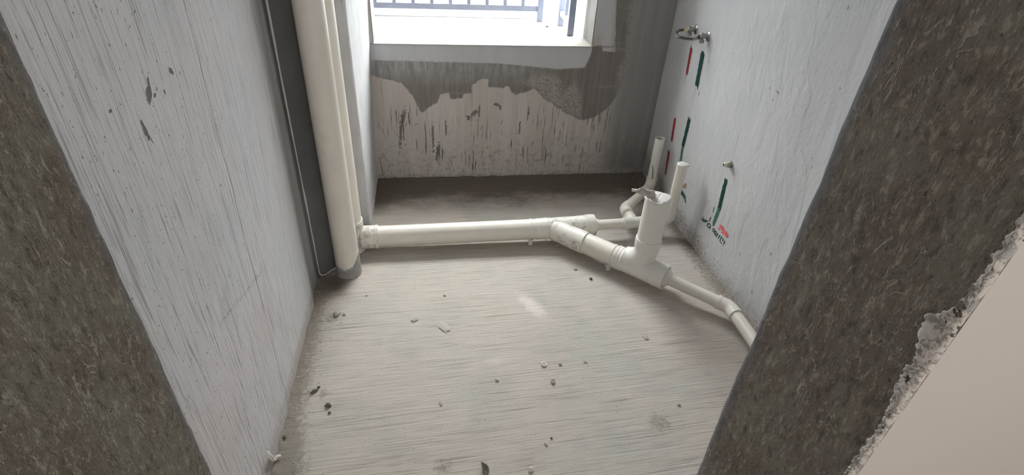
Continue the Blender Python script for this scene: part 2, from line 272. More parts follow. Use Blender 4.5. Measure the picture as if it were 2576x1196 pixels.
def slab(name, U, V, fn, back, mat, hole=None, masks=None, parent=None, flip=False):
    """dense relief surface over grid U x V; fn(u,v)->xyz arrays; back: vector from the face to the rear of the slab"""
    U = np.asarray(U); V = np.asarray(V); uu, vv = np.meshgrid(U, V, indexing='ij'); nu, nv = uu.shape
    P = np.stack(fn(uu, vv), -1).reshape(-1, 3); idx = np.arange(nu*nv).reshape(nu, nv)
    q = np.stack([idx[:-1, :-1], idx[1:, :-1], idx[1:, 1:], idx[:-1, 1:]], -1)
    keep = np.ones((nu-1, nv-1), bool)
    if hole is not None:
        uc = (uu[:-1, :-1]+uu[1:, 1:])/2; vc = (vv[:-1, :-1]+vv[1:, 1:])/2; keep = ~hole(uc, vc)
    Fq = q[keep]
    # boundary skirt
    pad = np.zeros((nu+1, nv+1), bool); pad[1:-1, 1:-1] = keep; sk = []
    for (di, dj, a, b) in ((-1, 0, 3, 0), (1, 0, 1, 2), (0, -1, 0, 1), (0, 1, 2, 3)):
        nb = pad[1+di:nu+di, 1+dj:nv+dj]; e = keep & ~nb; qe = q[e]; sk.append(np.stack([qe[:, b], qe[:, a]], -1))
    sk = np.concatenate(sk); ring = np.unique(sk); mp = -np.ones(nu*nv, np.int64); mp[ring] = np.arange(len(ring))+nu*nv
    bk = P[ring]+np.array(back)
    F2 = np.stack([sk[:, 0], sk[:, 1], mp[sk[:, 1]], mp[sk[:, 0]]], -1)
    AF = np.concatenate([Fq, F2]); 
    if flip: AF = AF[:, ::-1]
    A = np.concatenate([P, bk]); me = bpy.data.meshes.new(name)
    me.vertices.add(len(A)); me.vertices.foreach_set('co', A.astype(np.float32).ravel())
    me.loops.add(AF.size); me.loops.foreach_set('vertex_index', AF.astype(np.int32).ravel())
    me.polygons.add(len(AF)); me.polygons.foreach_set('loop_start', np.arange(0, AF.size, 4, dtype=np.int32)); me.polygons.foreach_set('loop_total', np.full(len(AF), 4, np.int32))
    me.update(calc_edges=True); me.validate()
    if masks is not None:
        at = me.color_attributes.new('mask', 'FLOAT_COLOR', 'POINT'); c = np.zeros((len(A), 4), np.float32); c[:, 3] = 1
        for i, mk in enumerate(masks(uu, vv)):
            if mk is not None: mk = np.broadcast_to(mk, uu.shape).reshape(-1); c[:nu*nv, i] = mk; c[nu*nv:, i] = mk[ring]
        at.data.foreach_set('color', c.ravel())
    me.materials.append(MT[mat]); return fin(name, me, parent, True, 50)
def lin(*seg):
    out = []
    for a, b, st in seg:
        n = max(1, round((b-a)/st)); out += list(np.linspace(a, b, n+1)[:-1])
    return out+[seg[-1][1]]
def poly_sd(P, x, z):
    """signed distance (positive inside) to polygon P"""
    P = np.array(P); d = np.full(x.shape, 1e9); ins = np.zeros(x.shape, bool)
    for i in range(len(P)):
        a = P[i]; b = P[(i+1) % len(P)]; e = b-a; wx = x-a[0]; wz = z-a[1]; t = np.clip((wx*e[0]+wz*e[1])/(e@e), 0, 1)
        d = np.minimum(d, np.hypot(wx-e[0]*t, wz-e[1]*t)); c = ((a[1] > z) != (b[1] > z)) & (x < (b[0]-a[0])*(z-a[1])/((b[1]-a[1]) or 1e-9)+a[0]); ins ^= c
    return np.where(ins, d, -d)
def tube(name, prof, mat, parent=None, n=32, cap0=True, cap1=True, ang=35, wob=None):
    """prof: list of (point, tangent, radius)"""
    V = []; F = []; t = Vector(prof[0][1]).normalized(); a = t.orthogonal().normalized()
    for k, (p, tt, r) in enumerate(prof):
        tt = Vector(tt).normalized(); q = t.rotation_difference(tt); a = (q @ a).normalized(); a = (a-tt*a.dot(tt)).normalized(); t = tt; b = t.cross(a)
        for i in range(n):
            th = 2*math.pi*i/n; rr = r if wob is None else r*wob(k, th); V.append(Vector(p)+(a*math.cos(th)+b*math.sin(th))*rr)
        if k:
            for i in range(n): j = (i+1) % n; F.append(((k-1)*n+i, (k-1)*n+j, k*n+j, k*n+i))
    if cap0: F.append(tuple(range(n-1, -1, -1)))
    if cap1: m_ = (len(prof)-1)*n; F.append(tuple(range(m_, m_+n)))
    return link(name, V, F, mat, parent, True, ang)
def st(p0, p1, rs):
    p0 = Vector(p0); d = (Vector(p1)-p0); L = d.length; d.normalize(); return [(p0+d*(L+s if s < 0 else (L if s is None else s)), d, r) for s, r in rs]
def straight(p0, p1, r):
    L = (Vector(p1)-Vector(p0)).length; return st(p0, p1, [(0, r), (L, r)])
def elbow(c, d0, d1, R, steps=10, r=.03):
    """arc turning from direction d0 to d1 with its corner at c"""
    d0 = Vector(d0).normalized(); d1 = Vector(d1).normalized(); c = Vector(c); an = d0.angle(d1); L = R*math.tan(an/2); ax = d0.cross(d1).normalized(); nrm = ax.cross(d0); ce = c-d0*L+nrm*R; out = []
    for i in range(steps+1):
        q = Matrix.Rotation(an*i/steps, 3, ax); out.append((ce+q @ (-nrm*R), q @ d0, r))
    return out, L
def bendtube(pts, r, R=.02, steps=6):
    pts = [Vector(p) for p in pts]; out = [(pts[0], pts[1]-pts[0], r)]
    for i in range(1, len(pts)-1):
        d0 = pts[i]-pts[i-1]; d1 = pts[i+1]-pts[i]
        if d0.angle(d1) < .02: out.append((pts[i], d0+d1, r)); continue
        e, _ = elbow(pts[i], d0, d1, R, steps, r); out += e
    out.append((pts[-1], pts[-1]-pts[-2], r)); return out
# ------------------------------------------------------------------ the room
YS = [.7, 1.6, 1.8, 2.3, 2.7, 3.07]; XS = [1.40, 1.402, 1.388, 1.372, 1.380, 1.408]
def wallx(y, z):
    b = np.interp(y, YS, XS); rel = .0035*fbm(y*2.5, z*1.6, 3, 4)+.0016*np.maximum(0, ridge(y*7-z*1.3, z*1.5, 2, 9)-.55)*ss(2.6, 1.9, y); return b-rel
def flz(x, y):
    z = .0025*fbm(x*3, y*3, 3, 2)+.0008*fbm(x*4, y*60, 3, 5)
    e = ss(.07, 0, x+.538)*(y > .8)+ss(.10, 0, wallx(y, 0)-x)*(y < 3.1)+.7*ss(.05, 0, 3.05-y)*(y < 3.1)
    rough = .007*np.maximum(0, fbm(x*28, y*28, 4, 8)+.35)+.004*np.maximum(0, fbm(x*9, y*9, 2, 3)+.3)
    rid = .010*np.exp(-((x-.03*np.sin(y*9)-(1.06+(1.78-y)*.95))/.035)**2)*ss(1.82, 1.7, y)*ss(1.42, 1.5, y)*(1+.5*fbm(x*30, y*30, 3, 6))   # loose screed under the thin drain
    return z*.8+np.clip(e, 0, 1)*rough+rid
def fl_masks(x, y):
    br = ss(2.45, 2.95, y+.10*fbm(x*3, y*3, 3, 1)); br = np.maximum(br, .75*ss(.09, 0, wallx(y, 0)-x)*ss(1.9, 2.2, y)); br = np.maximum(br, .9*ss(.17, .0, np.hypot((x+.47), (y-2.0)*.8)))  # last term paints the floor shadow left of the front riser
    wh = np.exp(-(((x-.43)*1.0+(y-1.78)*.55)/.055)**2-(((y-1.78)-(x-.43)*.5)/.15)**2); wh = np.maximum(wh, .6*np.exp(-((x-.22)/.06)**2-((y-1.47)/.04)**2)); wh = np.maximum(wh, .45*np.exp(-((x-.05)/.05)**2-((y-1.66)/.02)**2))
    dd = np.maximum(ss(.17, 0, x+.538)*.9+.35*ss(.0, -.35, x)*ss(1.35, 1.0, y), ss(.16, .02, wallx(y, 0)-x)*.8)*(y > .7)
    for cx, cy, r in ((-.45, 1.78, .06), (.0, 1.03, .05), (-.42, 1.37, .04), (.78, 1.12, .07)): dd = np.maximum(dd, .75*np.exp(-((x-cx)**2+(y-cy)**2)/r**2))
    return br, wh, dd
U = lin((-1.9, -.56, .3), (-.56, 1.44, .0055), (1.44, 2.2, .3)); Vv = lin((-1.5, .35, .3), (.35, 3.1, .0055), (3.1, 3.3, .1))
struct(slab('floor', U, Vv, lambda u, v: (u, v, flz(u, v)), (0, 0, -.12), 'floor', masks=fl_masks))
# left wall
def lw_x(y, z): return -.538-.012*ss(1.86, 1.99, y)+.003*fbm(y*3, z*2, 3, 6)-.0014*np.exp(-((y-1.335-.04*z)/.004)**2)+.006*ss(.06, 0, z)*(.6+fbm(y*14, z*14, 3, 2))  # shallow recess added to help darken the band beside the risers
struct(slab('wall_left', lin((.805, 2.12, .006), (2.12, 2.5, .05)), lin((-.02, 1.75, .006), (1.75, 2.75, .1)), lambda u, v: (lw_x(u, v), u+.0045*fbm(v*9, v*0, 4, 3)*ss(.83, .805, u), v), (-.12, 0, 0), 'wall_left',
     masks=lambda u, v: (ss(2.0, 1.1, u), ss(-.03, .05, u-1.90-.05*v), ss(.14, 0, v)), flip=False))  # second mask channel holds the painted shadow band
# left jamb face (raw cement), flush with the left wall
def jl(u, v): return (-.531+.0045*fbm(u*22, v*9, 4, 11)*ss(.809, .78, u)+.0015*fbm(u*70, v*30, 2, 5)-.008*ss(.795, .815, u), u+.0035*fbm(v*11, v*0, 4, 3)*ss(.79, .81, u), v)
struct(slab('trim_1', lin((.40, .812, .0045)), lin((-.02, 1.75, .0045), (1.75, 2.1, .05)), jl, (-.12, 0, 0), 'reveal_l', masks=lambda u, v: (.55*ss(.77, .81, u+.02*fbm(u*20, v*8, 3, 2)), None, None)))
# right wall
struct(slab('wall_right', lin((.70, 1.3, .02), (1.3, 3.12, .006)), lin((-.02, 1.45, .006), (1.45, 2.75, .1)), lambda u, v: (wallx(u, v), u, v), (.12, 0, 0), 'wall_right', flip=True,
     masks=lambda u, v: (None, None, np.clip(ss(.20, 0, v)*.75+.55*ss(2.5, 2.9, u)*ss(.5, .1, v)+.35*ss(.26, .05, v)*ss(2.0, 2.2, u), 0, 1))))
# back wall with the bay opening
_lo = [(360,420),(400,430),(470,455),(540,460),(600,480),(640,520),(690,590),(735,680),(760,690),(790,655),(860,625),(880,560),(940,550),(950,600),(1040,590),(1050,560),(1100,550),(1110,490),(1180,450),(1220,455),(1225,510),(1330,515),(1370,500),(1390,545),(1430,570),(1500,540),(1560,520),(1620,590),(1700,640),(1780,695),(1860,735),(1910,750),(2000,720),(2080,660),(2150,570),(2190,450),(2230,300),(2250,100)]
_lo = [(lambda p: (p.x, p.z))(hit(800+a/2.861, 41+b/2.861, 1, 3.05)) for a, b in _lo]
patch = [(-.40, _lo[0][1])]+_lo+[(1.155, 1.3), (1.05, 1.3), (1.05, 1.08), (1.083, .793), (1.012, .795), (.998, .826), (.947, .821), (.938, .76), (.915, .700), (.748, .690), (.60, .705), (.396, .722), (.059, .727), (-.40, .735)]
scrape = [(lambda p: (p.x, p.z))(hit(800+a/2.861, 41+b/2.861, 1, 3.05)) for a, b in [(1480,480),(1560,430),(1700,420),(1760,480),(1760,560),(1850,470),(1890,560),(1895,740),(1780,695),(1700,640),(1620,590),(1560,520)]]
fair = [(-.4, .735), (.059, .727), (.396, .722), (.60, .705), (.748, .690), (.915, .700), (.938, .76), (.947, .83), (.947, 1.4), (1.035, 1.4), (1.035, 1.0), (1.06, .795), (1.012, .795), (.998, .9), (.95, .87), (-.4, .87)]
def bw_masks(x, z):
    p = poly_sd(patch, x, z); f = np.clip(.5+poly_sd(fair, x, z)*np.where((x < .93) & (z < .8), 9, 30), 0, 1)
    return np.clip(.5+p*13, 0, 1), f, np.maximum(np.clip(.5+poly_sd(scrape, x, z)*30, 0, 1), .9*ss(1.12, 1.16, x-.02*fbm(z*9, x*9, 3, 1))*ss(.4, .6, z)*ss(1.22, 1.18, x))
def bwy(x, z): return 3.05-.0018*fbm(x*4, z*3, 3, 3)-.0006*fbm(x*45, z*4, 2, 7)-.005*ss(.05, 0, z)*(.5+fbm(x*20, z*20, 3, 2))
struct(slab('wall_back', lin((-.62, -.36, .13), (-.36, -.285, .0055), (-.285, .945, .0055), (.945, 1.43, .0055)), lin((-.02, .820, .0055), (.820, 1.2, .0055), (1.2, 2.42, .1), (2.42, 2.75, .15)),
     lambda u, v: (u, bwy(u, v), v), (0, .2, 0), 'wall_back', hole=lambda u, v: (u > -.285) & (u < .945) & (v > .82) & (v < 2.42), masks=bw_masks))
# pier that boxes the riser corner
def pier():
    zs = list(np.linspace(-.02, 1.6, 140))+[2.75]; V = []; F = []; cs = []
    for z in zs:
        n1 = .004*float(fbm(z*9, 1.3, 4, 1)); n2 = .0035*float(fbm(z*12, 5.3, 4, 2)); b = .045*max(0, z-.15)
        cs.append([(-.66, 2.49), (-.345, 2.49+n1), (-.336+n2, 2.492+n1), (-.330+n2, 2.50+n1)]+[(-.330+(y-2.5)/.55*b+.0022*float(fbm(y*22, z*9, 3, 4)), y) for y in np.linspace(2.515, 3.06, 26)]+[(-.66, 3.06)])
    n = len(cs[0])
    for k, z in enumerate(zs):
        for p in cs[k]: V.append((p[0], p[1], z))
        if k:
            for i in range(n): j = (i+1) % n; F.append(((k-1)*n+i, (k-1)*n+j, k*n+j, k*n+i))
    F += [tuple(range(n-1, -1, -1)), tuple(range(len(V)-n, len(V)))]
    return struct(link('wall_pier', V, F, 'pier', ang=60))
pier()
# splayed niche face behind the risers
V, F = [], []
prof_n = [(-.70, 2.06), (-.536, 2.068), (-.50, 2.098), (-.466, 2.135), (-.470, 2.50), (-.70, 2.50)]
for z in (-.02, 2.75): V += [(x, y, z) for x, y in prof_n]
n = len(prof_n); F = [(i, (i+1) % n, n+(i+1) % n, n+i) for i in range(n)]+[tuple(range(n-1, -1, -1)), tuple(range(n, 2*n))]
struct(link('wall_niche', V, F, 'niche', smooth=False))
# door-side wall: right of the opening, corridor side painted cream
wf = struct(box('wall_front', (.652, 2.2, .412, .705, -.02, 2.75), 'plainwall'))
struct(slab('trim_2', lin((.648, 2.2, .08)), lin((-.02, 2.1, .06), (2.1, 2.75, .1)), lambda u, v: (u, .400+0*u, v), (0, .012, 0), 'cream'))
def jr(u, v):
    e = ss(.69, .716, u); return (.640+.0030*fbm(u*24, v*10, 4, 21)+.0012*fbm(u*60, v*25, 2, 5)+.010*e**3, u+.004*fbm(v*10, v*0, 4, 13)*e, v)
struct(slab('trim_3', lin((.403, .716, .0042)), lin((-.02, 1.75, .0042), (1.75, 2.1, .05)), jr, (.012, 0, 0), 'reveal_r', flip=True, masks=lambda u, v: (.8*ss(.672, .705, u+.012*fbm(u*25, v*9, 3, 2)), None, None)))
struct(box('wall_corridor', (-1.9, -.545, .40, .80, -.02, 2.75), 'plainwall'))
struct(box('trim_4', (-.545, .652, .40, .705, 2.1, 2.75), 'plainwall'))
struct(box('ceiling', (-1.9, 2.2, -1.6, 3.3, 2.72, 2.85), 'plainwall'))
struct(box('wall_rear', (-1.9, 2.2, -1.6, -1.5, -.02, 2.75), 'cream')); struct(box('wall_corridor_left', (-2.0, -1.9, -1.6, .8, -.02, 2.75), 'cream'))
struct(box('wall_corridor_end', (2.2, 2.3, -1.6, .7, -.02, 2.75), 'cream'))
# broken white plaster along the outer corner of the right jamb
nz_ = 1300; zz = np.linspace(.0, 1.7, nz_); V = []; F = []; nu_ = 14
for k, z in enumerate(zz):
    wdt = .011+.010*float(fbm(z*9, .5, 4, 31))+.030*math.exp(-((z-1.135)/.035)**2)+.012*math.exp(-((z-1.05)/.05)**2)
    wdt += .0035*float(vn(z*260, 3.3, 8))+.003*float(vn(z*120, 9.3, 9)); wdt = max(.003, wdt); cwr = .004+.0030*float(fbm(z*45, 2.5, 4, 33))
    for i in range(nu_):
        t = i/(nu_-1)
        nn = float(fbm(z*60, t*3, 4, 35)); bulge = math.sin(math.pi*t)
        if t < .75: q = t/.75; y = .402+wdt*(1-q)*(1+.18*float(fbm(z*90, 7.5, 2, 3)))-.0015*q; x = .6385-bulge*(.0022+.0050*nn+.002*float(vn(z*230, t*9, 41)))+(.004 if i == 0 else 0)
        else: q = (t-.75)/.25; x = .6385+.002+cwr*q*1.6; y = .3990-bulge*(.0012+.0015*nn)+(.003 if i == nu_-1 else 0)
        V.append((x, y, z))
    if k:
        for i in range(nu_-1): F.append(((k-1)*nu_+i, (k-1)*nu_+i+1, k*nu_+i+1, k*nu_+i))
o = link('trim_5', V, F, 'chip', ang=None); struct(o)
md = o.modifiers.new('thick', 'SOLIDIFY'); md.thickness = .002
# bay window: plastered sill, reveals, frame, glass, lintel
struct(slab('window_sill', lin((-.40, 1.075, .03)), lin((3.045, 3.80, .025)), lambda u, v: (u, v, .8245+.0015*fbm(u*5, v*9, 3, 2)-.003*ss(3.07, 3.04, v)), (0, 0, -.003), 'sill'))
struct(box('sill_slab', (-.42, 1.08, 3.25, 3.85, .70, .8205), 'sill'))
struct(box('window_reveal', (.9405, .9448, 3.052, 3.252, .822, 2.42), 'sill')); struct(box('window_reveal', (-.2848, -.2790, 3.052, 3.252, .822, 2.42), 'sill'))
struct(box('window_lintel', (-.42, 1.08, 3.25, 3.85, 2.42, 2.52), 'sill'))
wn = bpy.data.objects.new('window_1', None); C.objects.link(wn); wn['kind'] = 'structure'
FR = [(-.40, 1.06, 3.715, 3.80, .824, .848), (-.40, 1.06, 3.735, 3.80, .848, .872), (-.40, 1.06, 3.715, 3.80, 2.38, 2.42), (1.02, 1.065, 3.72, 3.80, .83, 2.42), (-.405, -.36, 3.72, 3.80, .83, 2.42), (.18, .235, 3.745, 3.785, .85, 2.40)]
for b in FR: box('window_frame', b, 'frame', wn, .003)
for b in [(.245, 1.02, 3.75, 3.775, .868, .90), (-.36, .18, 3.755, 3.78, .868, .90)]: box('sash_rail', b, 'frame', wn, .002)
struct(box('added_bay_blocker', (-.42, -.345, 3.252, 3.72, .822, 2.42), 'sill'))  # unseen solid bay side, added to cut daylight on the right wall
for x0, x1 in ((1.0, 1.055),):
    for b in [(x0, x1, 3.255, 3.72, .824, .885), (x0+.01, x1-.005, 3.262, 3.30, .88, 2.40), (x0, x1, 3.255, 3.72, 2.38, 2.42)]: box('window_frame', b, 'frame', wn, .003)
    box('pane', (x0+.024, x0+.030, 3.30, 3.72, .885, 2.38), 'glass', wn)
box('pane', (.235, 1.02, 3.76, 3.766, .90, 2.38), 'glass', wn); box('pane', (-.36, .18, 3.766, 3.772, .90, 2.38), 'glass', wn)
# ------------------------------------------------------------------ railing on the sill
rl = thing('metal_railing', 'slate blue metal safety railing standing on the window sill with slim balusters', 'railing', (.742, 3.647, .826))
rw = .019
for x, y in ((.745, 3.647), (.864, 3.544), (.866, 3.287)): box('post', (x-rw, x+rw, y-rw, y+rw, .826, 1.86), 'rail', rl, .0015)
box('post', (-.36-rw, -.36+rw, 3.647-rw, 3.647+rw, .826, 1.86), 'rail', rl, .0015)
box('bottom_rail', (-.341, .726, 3.632, 3.662, .888, .922), 'rail', rl, .0015); box('top_rail', (-.40, .78, 3.622, 3.672, 1.86, 1.89), 'rail', rl, .002)
box('bottom_rail', (.850, .880, 3.307, 3.525, .885, .915), 'rail', rl, .0015); box('top_rail', (.84, .89, 3.26, 3.57, 1.86, 1.89), 'rail', rl, .002)
for i in range(9):
    x = -.302+i*.1165
    if x < .72: box('baluster', (x-.011, x+.011, 3.638, 3.656, .92, 1.86), 'rail', rl)
box('baluster', (.855, .875, 3.405, 3.425, .914, 1.86), 'rail', rl)
# ------------------------------------------------------------------ risers
r1 = thing('riser_pipe', 'tall cream plastic riser pipe in front, standing in a grey cement collar on the floor', 'pipe', (-.405, 2.10, 0), 'soil risers in the corner')
tube('pipe', st((-.405, 2.10, .0), (-.405, 2.10, 2.72), [(.02, .055), (1.2, .055), (2.718, .055)]), 'pvc', r1, 48)
# ragged cement collar
n = 64; V = []; F = []; px_ = [0]*n
for i in range(n):
    th = 2*math.pi*i/n; c, s_ = math.cos(th), math.sin(th)
    top = .052+.055*max(0, c)**2+.028*max(0, -c)**2+.05*max(0, s_)+.008*float(vn(i*.9, 3, 4))+.004*float(vn(i*2.1, 3, 4))
    for k, (rr, z) in enumerate([(.0590, 0), (.0578, .006), (.0570, .02), (.0568, top*.6), (.0566, top-.002), (.0554, top), (.0548, top)]): V.append((-.405+c*rr, 2.10+s_*rr, z+.0015))
for i in range(n):
    j = (i+1) % n
    for k in range(6): F.append((i*7+k, j*7+k, j*7+k+1, i*7+k+1))
link('cement_collar', V, F, 'collar', r1)['label'] = 'rough grey cement collar with a ragged upper edge'
r2 = thing('riser_pipe', 'rear cream plastic riser pipe half hidden behind the front riser, with a stained tee', 'pipe', (-.401, 2.288, 0), 'soil risers in the corner')
tube('pipe', st((-.401, 2.288, .0), (-.401, 2.288, 2.72), [(.004, .055), (2.718, .055)]), 'pvc', r2, 48)
tube('tee_fitting', st((-.401, 2.288, 0), (-.401, 2.288, .23), [(.004, .0555), (.004, .0590), (.135, .0590), (.140, .0605), (.176, .0605), (.179, .0595), (.179, .055)]), 'pvc_g', r2, 48)['label'] = 'plastic tee smeared with grey glue and cement'
# ------------------------------------------------------------------ drain assembly
dr = thing('drain_pipe', 'cream plastic drain assembly running along the floor from the rear riser with a diagonal branch', 'pipe', (.6, 2.22, 0))
def ax_(x): return Vector((1.030*x, 2.288+.036*max(0, x-.55), .075+.012*x))
tube('tee_socket', st(ax_(-.345), ax_(-.262), [(0, .0560), (.012, .0585), (.066, .0585), (.068, .0605), (.081, .0605), (.0825, .059), (.0825, .0520)]), 'pvc_g', dr, 40, cap0=False)['label'] = 'stained connecting socket'
tube('pipe', straight(ax_(-.27), ax_(.54), .0535), 'pvc', dr, 48)
tube('coupling', st(ax_(.515), ax_(.60), [(0, .0530), (0, .0555), (.006, .0565), (.045, .0565), (.047, .0575), (.060, .0575), (.062, .056), (.085, .0555)]), 'pvc_f', dr, 40, cap0=False, cap1=False)
wy = tube('wye_fitting', st(ax_(.575), ax_(.84), [(0, .0555), (.03, .0558), (.155, .0558), (.165, .0575), (.21, .0580), (.212, .0605), (.250, .0605), (.255, .0595), (.256, .0500), (.250, .048), (.250, .0)]), 'pvc_g2', dr, 48, cap0=False, cap1=False)
bd = Vector((1, -1, 0)).normalized(); B0 = Vector((.618, 2.288, .080)); 
def bp(t): return B0+bd*t*math.sqrt(2)*1.030
tube('wye_branch', st(bp(0), bp(.145), [(0, .0556), (.125, .0560), (.140, .0575), (.198, .0575), (.2050, .0590), (.2051, .0525)]), 'pvc_g2', dr, 48)['label'] = 'diagonal branch of the wye smeared with grey cement'
tube('reducer', st(ax_(.80), ax_(.86), [(0, .0470), (.030, .0470), (.033, .0350), (.045, .0335), (.0455, .0275)]), 'pvc_f', dr, 36, cap0=False)
tube('pipe', straight(bp(.13), bp(.29), .0535), 'pvc', dr, 48)
tube('coupling', st(bp(.262), bp(.34), [(0, .0540), (0, .0590), (.010, .0590), (.011, .0575), (.018, .0575), (.019, .0595), (.026, .0595), (.027, .0575), (.034, .0575), (.036, .0585), (.042, .0585), (.044, .0568), (.09, .0560)]), 'pvc_w', dr, 48, cap0=False)
tube('sweep_tee', st(bp(.30), bp(.445), [(0, .0565), (.13, .0570), (.145, .0580), (.1465, .0600), (.198, .0600), (.204, .0592), (.205, .050), (.199, .048), (.199, .0)]), 'pvc_w', dr, 48, cap1=False)
cor = bp(.357)+Vector((0, 0, .016)); e, L = elbow(cor, bd, (0, 0, 1), .098, 16, .0568)
T = cor+Vector((0, 0, L)); e = [(e[0][0]-bd*.006-Vector((0, 0, .012)), bd, .0550)]+e+[(T+Vector((0, 0, .01)), (0, 0, 1), .0575), (T+Vector((0, 0, .014)), (0, 0, 1), .0600), (T+Vector((0, 0, .055)), (0, 0, 1), .0602), (T+Vector((0, 0, .058)), (0, 0, 1), .0592), (T+Vector((0, 0, .058)), (0, 0, 1), .0552)]
tube('sweep_bend', e, 'pvc_w', dr, 48)
UP = Vector((cor.x, cor.y, 0)); ztop = .467
tube('upstand', [(UP+Vector((0, 0, T.z+.02)), (0, 0, 1), .055), (UP+Vector((-.002, 0, ztop)), (0, 0, 1), .055), (UP+Vector((-.002, 0, ztop)), (0, 0, 1), .0515), (UP+Vector((-.002, 0, ztop-.06)), (0, 0, 1), .0515)], 'pvc_w', dr, 48)
# thin far run
RT = .0275
xa = ax_(.83); xb = ax_(1.239); tube('thin_pipe', straight(xa, xb-Vector((.03, 0, 0)), RT), 'pvc', dr, 32)
tc = ax_(1.04)
tube('thin_tee', st(ax_(.985), ax_(1.105), [(0, .0278), (0, .0325), (.018, .0325), (.020, .0312), (.095, .0312), (.098, .0325), (.118, .0325), (.118, .0278)]), 'pvc_f', dr, 32)
tube('thin_tee_branch', st(tc, tc+Vector((0, .075, 0)), [(0, .028), (.03, .0312), (.045, .0312), (.047, .0328), (.066, .0328), (.068, .031), (.070, .0278)]), 'pvc_f', dr, 32)
A = Vector((1.311, 2.692, 0)); k1 = Vector((tc.x, 2.452, tc.z)); dg = Vector((A.x-k1.x, A.y-k1.y, 0)).normalized()
e, L1 = elbow(k1, (0, 1, 0), dg, .05, 8, .0312); tube('thin_elbow', [(k1-Vector((0, L1+.028, 0)), (0, 1, 0), .0312)]+e+[(k1+dg*(L1+.03), dg, .0312), (k1+dg*(L1+.03), dg, .0278)], 'pvc_f', dr, 32)
tube('thin_elbow_ring', st(k1-Vector((0, L1+.030, 0)), k1-Vector((0, L1+.018, 0)), [(0, .0312), (0, .0332), (.010, .0332), (.012, .0312)]), 'pvc_f', dr, 32)
tube('thin_pipe', straight(k1+dg*.03, Vector((A.x, A.y, k1.z))-dg*.03, RT), 'pvc', dr, 32)
e, L2 = elbow(Vector((A.x, A.y, k1.z)), dg, (0, 0, 1), .04, 8, .0315); zA = k1.z
tube('thin_elbow', [(Vector((A.x, A.y, zA))-dg*(L2+.025), dg, .0315)]+e+[(Vector((A.x, A.y, zA+L2+.028)), (0, 0, 1), .0325), (Vector((A.x, A.y, zA+L2+.028)), (0, 0, 1), .0278)], 'pvc_f', dr, 32)
At = Vector((A.x-.004, A.y, .407)); tube('standpipe', [(Vector((A.x, A.y, zA+.05)), (0, 0, 1), RT), (At, (0, 0, 1), RT), (At, (0, 0, 1), RT-.0025), (At-Vector((0, 0, .012)), (0, 0, 1), RT-.0025)], 'pvc_w', dr, 32, cap1=True)['label'] = 'taller thin standpipe with an open grey mouth'
tube('mouth_disc', [(At-Vector((0, 0, .010)), (0, 0, 1), RT-.003), (At-Vector((0, 0, .0085)), (0, 0, 1), .015)], 'collar', dr, 24)  # grey disc just below the rim of the open mouth
# black marker squiggle on the standpipe
sq = [(1641, 418), (1643, 428), (1642, 436), (1641.5, 444), (1639, 458), (1637, 472)]; sq2 = [(1634.5, 462), (1636.5, 468), (1637, 474)]
def ribbon(name, pts3, nrm, wd, mat, parent):
    V = []; F = []
    for i, p in enumerate(pts3):
        t = (pts3[min(i+1, len(pts3)-1)]-pts3[max(i-1, 0)]).normalized(); s_ = t.cross(nrm(p)).normalized()*(wd[i] if isinstance(wd, list) else wd)/2
        V += [p-s_, p+s_]
        if i: F.append((2*i-2, 2*i-1, 2*i+1, 2*i))
    return link(name, V, F, mat, parent, False)
def cylhit(x, y, cx, cy, r):
    d = ray(x, y); a = d.x*d.x+d.y*d.y; b = -(d.x*cx+d.y*cy); c = cx*cx+cy*cy-r*r; q = b*b-a*c
    t = (-b-math.sqrt(max(q, 0)))/a; return Vector((0, 0, H))+d*t
nA = lambda p: Vector((p.x-A.x+.002, p.y-A.y, 0)).normalized()
for s_ in (sq, sq2): ribbon('marker_line', [cylhit(x, y, A.x-.002, A.y, RT+.0008) for x, y in s_], nA, .004, 'black', dr)
# standpipe by the wall
Bp = Vector((xb.x, xb.y, 0)); zB = xb.z; e, L3 = elbow(Vector((Bp.x, Bp.y, zB)), (1, 0, 0), (0, 0, 1), .036, 8, .0318)
tube('thin_elbow', [(Vector((Bp.x-L3-.03, Bp.y, zB)), (1, 0, 0), .0318)]+e+[(Vector((Bp.x, Bp.y, zB+L3+.030)), (0, 0, 1), .0325), (Vector((Bp.x, Bp.y, zB+L3+.030)), (0, 0, 1), .0278)], 'pvc_f', dr, 32)
Bt = Vector((Bp.x, Bp.y, .429)); tube('standpipe', [(Vector((Bp.x, Bp.y, zB+.04)), (0, 0, 1), RT), (Bt, (0, 0, 1), RT)], 'pvc', dr, 32)['label'] = 'shorter thin standpipe with a sealed top'
V = []; F = []; n = 36; rings = [(.0282, -.012), (.0290, -.002), (.0286, .0015), (.018, .0045), (.0, .005)]
for k, (rr, dz) in enumerate(rings):
    for i in range(n):
        th = 2*math.pi*i/n; w1 = 1+.05*float(vn(i*.5, k, 3)); lip = .012*max(0, math.cos(th+.35))**14*(k in (1, 2)); zz_ = dz+.0015*float(vn(i*.7, k*2, 8))-(.006*max(0, float(vn(i*.35, 1, 6))) if k == 0 else 0)
        V.append((Bt.x+math.cos(th)*(rr*w1+lip), Bt.y+math.sin(th)*(rr*w1+lip), Bt.z+zz_))
    if k:
        for i in range(n): j = (i+1) % n; F.append(((k-1)*n+i, (k-1)*n+j, k*n+j, k*n+i))
link('film_cap', V, F, 'pvc_w', dr, ang=None)['label'] = 'white film sealing the mouth'
